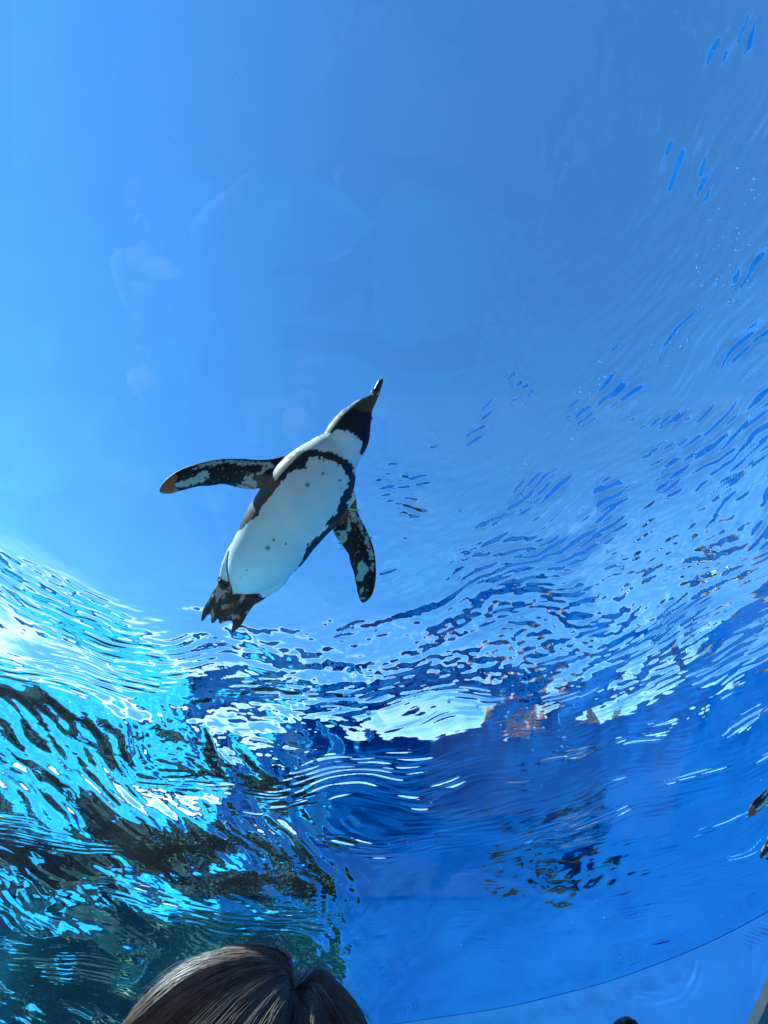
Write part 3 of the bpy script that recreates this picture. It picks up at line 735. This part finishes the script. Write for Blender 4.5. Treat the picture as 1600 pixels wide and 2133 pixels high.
def person(x, y, z0, face, hgt, shirt, trousers, label, arms, group='people in the viewing area'):
    """face = heading in degrees from +Y towards +X; arms: (left, right) as chains of (side, forward, up) from the shoulder"""
    root = empty('person', (x, y, z0)); root.rotation_euler = (0, 0, -R(face)); tag(root, label, 'person', group)
    k = hgt / 1.75
    V = []; E = []; Rr = []
    def add(p, r, par):
        V.append(Vector(p) * k); Rr.append(r * k if not isinstance(r, tuple) else (r[0] * k, r[1] * k))
        if par is not None: E.append((par, len(V) - 1))
        return len(V) - 1
    pel = add((0, 0, .94), (.15, .11), None); wst = add((0, 0, 1.08), (.13, .10), pel); ch = add((0, .01, 1.28), (.155, .115), wst)
    up = add((0, 0, 1.42), (.10, .08), ch); nk = add((0, .005, 1.50), .055, up); hd0 = add((0, .02, 1.57), .068, nk); hd1 = add((0, .02, 1.64), (.072, .085), hd0); hd2 = add((0, .01, 1.70), .055, hd1)
    nose = add((0, .115, 1.61), .010, hd1)
    for s in (-1, 1):
        hp = add((.095 * s, 0, .86), .095, pel); kn = add((.10 * s, .015, .49), .058, hp); an = add((.10 * s, -.01, .09), .038, kn); add((.105 * s, .06, .035), .036, an); 
    for s, chain in zip((-1, 1), arms):
        sh = add((.18 * s, 0, 1.40), .058, up); p = Vector((.18 * s, 0, 1.40)); par = sh
        rs = [.046, .040, .030]
        for q, r in zip(chain, rs):
            p = p + Vector(q); par = add(p, r, par)
        d = (Vector(chain[-1])).normalized(); pm = p + d * .05; par = add(pm, (.034, .022), par)
        sd = d.cross(Vector((0, 1, .3))).normalized()
        for f, ln in enumerate((.072, .08, .075, .06)):
            b = pm + sd * (.018 * (f - 1.5)) + d * .03
            a1 = add(b, .0095, par); a2 = add(b + d * ln * .55 + Vector((0, .012, 0)), .0085, a1); add(b + d * ln + Vector((0, .03, 0)), .007, a2)
        tb = add(pm - sd * .035 - d * .01, .010, par); add(pm - sd * .055 + d * .03, .009, tb)
    skinned('body', V, E, Rr, m_skin, root)
    # clothing: tubes a little wider than the limbs they cover, joined into one garment
    def garment(name, tubes, mat):
        VV, FF, o_ = [], [], 0
        for path, dep, wid in tubes:
            u0 = np.linspace(0, 1, len(path)); u1 = np.linspace(0, 1, 16)
            P_ = np.column_stack([np.interp(u1, u0, [p[a] for p in path]) for a in range(3)])
            v_, f_ = tube(P_ * k, np.interp(u1, u0, dep) * k, 18, np.interp(u1, u0, wid) * k)
            VV.append(v_); FF.append(f_ + o_); o_ += len(v_)
        g_ = mesh_np(name, np.vstack(VV), np.vstack(FF), mat, root)
        md = g_.modifiers.new('cloth', 'SOLIDIFY'); md.thickness = .003
        return g_
    arms_j = []
    for s, chain in zip((-1, 1), arms):
        sh = Vector((.17 * s, 0, 1.40)); arms_j.append((sh, sh + Vector(chain[0]) * .8))
    garment('shirt', [([(0, 0, .86), (0, 0, 1.0), (0, 0, 1.12), (0, .008, 1.28), (0, .006, 1.40), (0, 0, 1.455), (0, .004, 1.475)], [.128, .122, .118, .128, .112, .078, .064], [.178, .165, .155, .186, .192, .115, .072])] +
            [([a_ - Vector((.03 * sg, 0, -.01)), a_, (a_ + b_) / 2, b_], [.055, .066, .060, .055], [.055, .066, .060, .055]) for (a_, b_), sg in zip(arms_j, (-1, 1))], shirt)
    garment('trousers', [([(0, 0, 1.0), (0, 0, .92), (0, 0, .84), (0, 0, .80)], [.112, .118, .112, .08], [.158, .170, .168, .13])] +
            [([(.085 * s, 0, .90), (.095 * s, 0, .78), (.10 * s, .012, .49), (.10 * s, -.008, .08)], [.085, .098, .070, .056], [.080, .092, .068, .056]) for s in (-1, 1)], trousers)
    for s in (-1, 1):
        bm = bmesh.new(); bmesh.ops.create_uvsphere(bm, u_segments=12, v_segments=8, radius=.012 * k)
        m = bpy.data.meshes.new('eye'); bm.to_mesh(m); bm.free(); m.materials.append(m_eye)
        o = bpy.data.objects.new('eye', m); link(o, root); o.location = Vector((.032 * s, .092, 1.645)) * k
        V2, F2 = tube([Vector((.075 * s, .0, 1.59)) * k, Vector((.088 * s, -.008, 1.62)) * k, Vector((.080 * s, -.002, 1.655)) * k], [.007 * k, .012 * k, .007 * k], 8)
        mesh_np('ear', V2, F2, m_skin, root)
    V2, F2 = tube([Vector((-.022, .098, 1.575)) * k, Vector((0, .106, 1.573)) * k, Vector((.022, .098, 1.575)) * k], [.003 * k, .0055 * k, .003 * k], 8)
    mesh_np('mouth', V2, F2, principled('lips', (.35, .10, .09), .4), root)
    return root, k
m_blk = principled('black_cotton', (.02, .02, .024), .9, col2=(.03, .03, .034), noise_scale=40)
m_whs = principled('pale_cotton', (.86, .84, .82), .9, col2=(.80, .78, .77), noise_scale=12, bump=.5, bump_scale=9)
m_navy = principled('navy_cotton', (.02, .03, .07), .9, col2=(.03, .04, .09), noise_scale=30)

HC = at_depth(494, 2342, .52)
hang = [(-.02, 0, -.27), (-.0, .03, -.25), (0, .03, -.05)]
p1, k1 = person(HC.x, HC.y - .0, .10, 0, (HC.z - .10) / 1.655 * 1.75, m_blk, m_navy, 'person seen from behind, only the crown of dark brown hair at the bottom in view',
                (hang, [(-a, b, c) for a, b, c in hang]))
inv = Matrix.Translation(-Vector((HC.x, HC.y, .10)))
# hair: a shell and strands that leave a whorl and fall round the head
wdir = (CR * .42 + CU * .90 + CF * .22).normalized()
e1 = wdir.cross(Vector((0, 1, 0))).normalized(); e2 = wdir.cross(e1).normalized()
wn_, e1n, e2n, hc = (np.array(v) for v in (wdir, e1, e2, HC))
def head_r(th, ps):
    d = np.cos(th)[:, None] * wn_ + np.sin(th)[:, None] * (np.cos(ps)[:, None] * e1n + np.sin(ps)[:, None] * e2n)
    part = np.abs(d @ np.cross(wn_, np.array(CF)) )                       # distance from the parting plane
    r = .1135 - .017 * np.exp(-(part / .07) ** 2) * np.exp(-(th / .9) ** 2)
    q = d * 9
    r = r + .0022 * (fbm(np.column_stack([ps * 3.0, th * .8]), .35, 70, 2) - .5) * 2
    P = hc + d * r[:, None]
    drop = np.maximum(0, th - 1.75)
    P = P + np.outer(drop, [0, 0, -.10])
    return P, d
def strands(n, seed, lo, hi, rad, wild):
    r = np.random.default_rng(seed)
    ns = 9
    clump = r.random(n // 14) * 2 * np.pi
    ps0 = clump[r.integers(0, len(clump), n)] + r.normal(size=n) * .035
    th0 = r.random(n) ** .8 * 1.5 * (r.random(n) > .35); ln = .6 + 1.1 * r.random(n)
    lift = lo + (hi - lo) * r.random(n)
    cv = r.normal(size=n) * wild + .10
    Vs = []
    K = np.linspace(0, 1, ns)
    pts = np.empty((n, ns, 3)); nrm = np.empty((n, ns, 3))
    for k, u in enumerate(K):
        th = th0 + u * ln; ps = ps0 + cv * u * u
        p, d = head_r(np.maximum(th, .01), ps)
        lf = lift * (1 if wild < .1 else (.2 + 1.6 * u))
        pts[:, k] = p + d * lf[:, None]; nrm[:, k] = d
    tan = np.gradient(pts, axis=1); tan /= np.linalg.norm(tan, axis=2)[:, :, None] + 1e-9
    sd_ = np.cross(tan, nrm); sd_ /= np.linalg.norm(sd_, axis=2)[:, :, None] + 1e-9
    w_ = (rad * np.sin(np.pi * np.clip(K * .93 + .05, 0, 1)) ** .4)[None, :, None]
    tri = np.stack([pts + sd_ * w_, pts + nrm * w_, pts - sd_ * w_], 2)     # n, ns, 3, 3
    V = tri.reshape(-1, 3)
    i = np.arange(n)[:, None, None]; k = np.arange(ns - 1)[None, :, None]; j = np.arange(3)[None, None, :]
    b = i * ns * 3 + k * 3
    F = np.stack([b + j, b + (j + 1) % 3, b + 3 + (j + 1) % 3, b + 3 + j], -1).reshape(-1, 4)
    return V, F
th = np.repeat(np.linspace(.005, 2.2, 90), 120); ps = np.tile(np.linspace(0, 2 * np.pi, 120, endpoint=False), 90)
P_, D_ = head_r(th, ps)
off1 = np.array([HC.x, HC.y, .10])
hs = mesh_np('hair', P_ - D_ * .002 - off1, grid_faces(90, 120, wrap_v=True), m_hair, p1)
V, F = strands(7200, 5, -.001, .0022, .00042, .03)
st = mesh_np('strands', V - off1, F, m_hair, hs); st['kind'] = 'stuff'
V, F = strands(140, 9, .001, .007, .00022, .25)
st = mesh_np('flyaway_strands', V - off1, F, m_hair, hs); st['kind'] = 'stuff'

p2, k2 = person(-.98, -1.42, .10, 10, 1.74, m_whs, m_navy, 'person in a pale shirt with one raised arm, faintly mirrored at upper left',
                (hang, [(.02, .10, .20), (.13, .12, .17), (.05, .03, .05)]))
p3_, k3 = person(-.22, -.46, .10, -4, 1.72, m_blk, m_navy, 'person in dark clothes standing at the viewpoint, dimly mirrored beside the penguin',
                 ([(-.02, .08, -.24), (.10, .22, .02), (.03, .04, .04)], [(.02, .08, -.24), (-.10, .22, .02), (-.03, .04, .04)]))  # added in dark clothes to block the pale paving's reflection in the pane
p4_, k4 = person(-.86, -.74, .10, 6, 1.66, m_navy, m_blk, 'added person in navy clothes left of the viewpoint, dimly mirrored beside the flipper', (hang, [(-a, b, c) for a, b, c in hang]))  # second figure added to hide the paving's reflection
bm = bmesh.new(); bmesh.ops.create_uvsphere(bm, u_segments=24, v_segments=16, radius=1)
for v in bm.verts:
    v.co = Vector((v.co.x * .086, v.co.y * .10 - .012, max(v.co.z, -.7) * .10 + 1.675 + (.03 if v.co.y > .3 and v.co.z < .2 else 0)))
for f in bm.faces: f.smooth = True
m = bpy.data.meshes.new('hair'); bm.to_mesh(m); bm.free(); m.materials.append(m_hair)
for p_, k_ in ((p2, k2), (p3_, k3), (p4_, k4)):
    o = link(bpy.data.objects.new('hair', m), p_); o.scale = (k_, k_, k_); caustic(o)

# ------------------------------------------------------------------ bubbles under the surface and specks in the water
m_bub, n_, l_, out_ = new_mat('air_bubble')
g_ = n_.new('ShaderNodeBsdfGlass'); g_.inputs['IOR'].default_value = 1 / 1.333; g_.inputs['Roughness'].default_value = 0.03
l_.new(g_.outputs[0], out_.inputs['Surface'])
bm = bmesh.new(); bmesh.ops.create_icosphere(bm, subdivisions=2, radius=1)
sv = np.array([v.co for v in bm.verts]); sf = np.array([[v.index for v in f.verts] for f in bm.faces]); bm.free()
def spheres(name, C, Rr, mat, label, cat, kind='stuff'):
    V = (sv[None] * Rr[:, None, None] + C[:, None]).reshape(-1, 3); F = (sf[None] + (np.arange(len(C)) * len(sv))[:, None, None]).reshape(-1, 3)
    o = mesh_np(name, V, F, mat); tag(o, label, cat, kind=kind); return o
r_ = np.random.default_rng(44)
clus = [(1549, 372, 9), (1240, 800, 10), (1228, 815, 8), (1510, 606, 9), (1470, 540, 14), (1478, 500, 14), (1530, 470, 9), (1535, 500, 9), (1270, 780, 8), (1390, 745, 8), (1580, 400, 12), (1350, 735, 6), (1330, 770, 10), (938, 1168, 3), (985, 1150, 3),
        (1410, 705, 10), (1060, 1065, 4), (1500, 620, 12), (1120, 950, 6), (1250, 870, 12), (760, 1310, 6), (1400, 1335, 26), (1440, 1320, 26), (1490, 1310, 20), (1560, 1300, 20), (1040, 1480, 14), (900, 1450, 14), (700, 1470, 14), (1120, 1540, 12), (1330, 1190, 14)]
C, Q = [], []
for px, py, n in clus:
    for i in range(n):
        sp_ = 3 + 9 * (n > 5) + 20 * (n > 11)
        v = ray(px + r_.normal() * sp_ * 1.4, py + r_.normal() * sp_); t_ = (WATER_Z - .045 - .02 * r_.random() - CAM_Z) / v.z
        C.append(CO + v * t_); Q.append((.0022 + .0075 * r_.random() ** 3) * (t_ / 2.6))
spheres('air_bubbles', np.array([tuple(c) for c in C]), np.array(Q), m_bub, 'clusters of small bright air bubbles just under the rippled surface', 'bubbles')
C, Q = [], []
m_speck = principled('pale_speck', (.8, .8, .78), .6)
for i in range(230):
    v = ray(r_.random() * 1600, r_.random() ** 1.3 * 2000); t_ = 1.2 + r_.random() * .9
    C.append(CO + v * t_); Q.append(.00045 + .0006 * r_.random())
spheres('drifting_specks', np.array([tuple(c) for c in C]), np.array(Q), m_speck, 'tiny pale specks drifting in the water', 'specks')
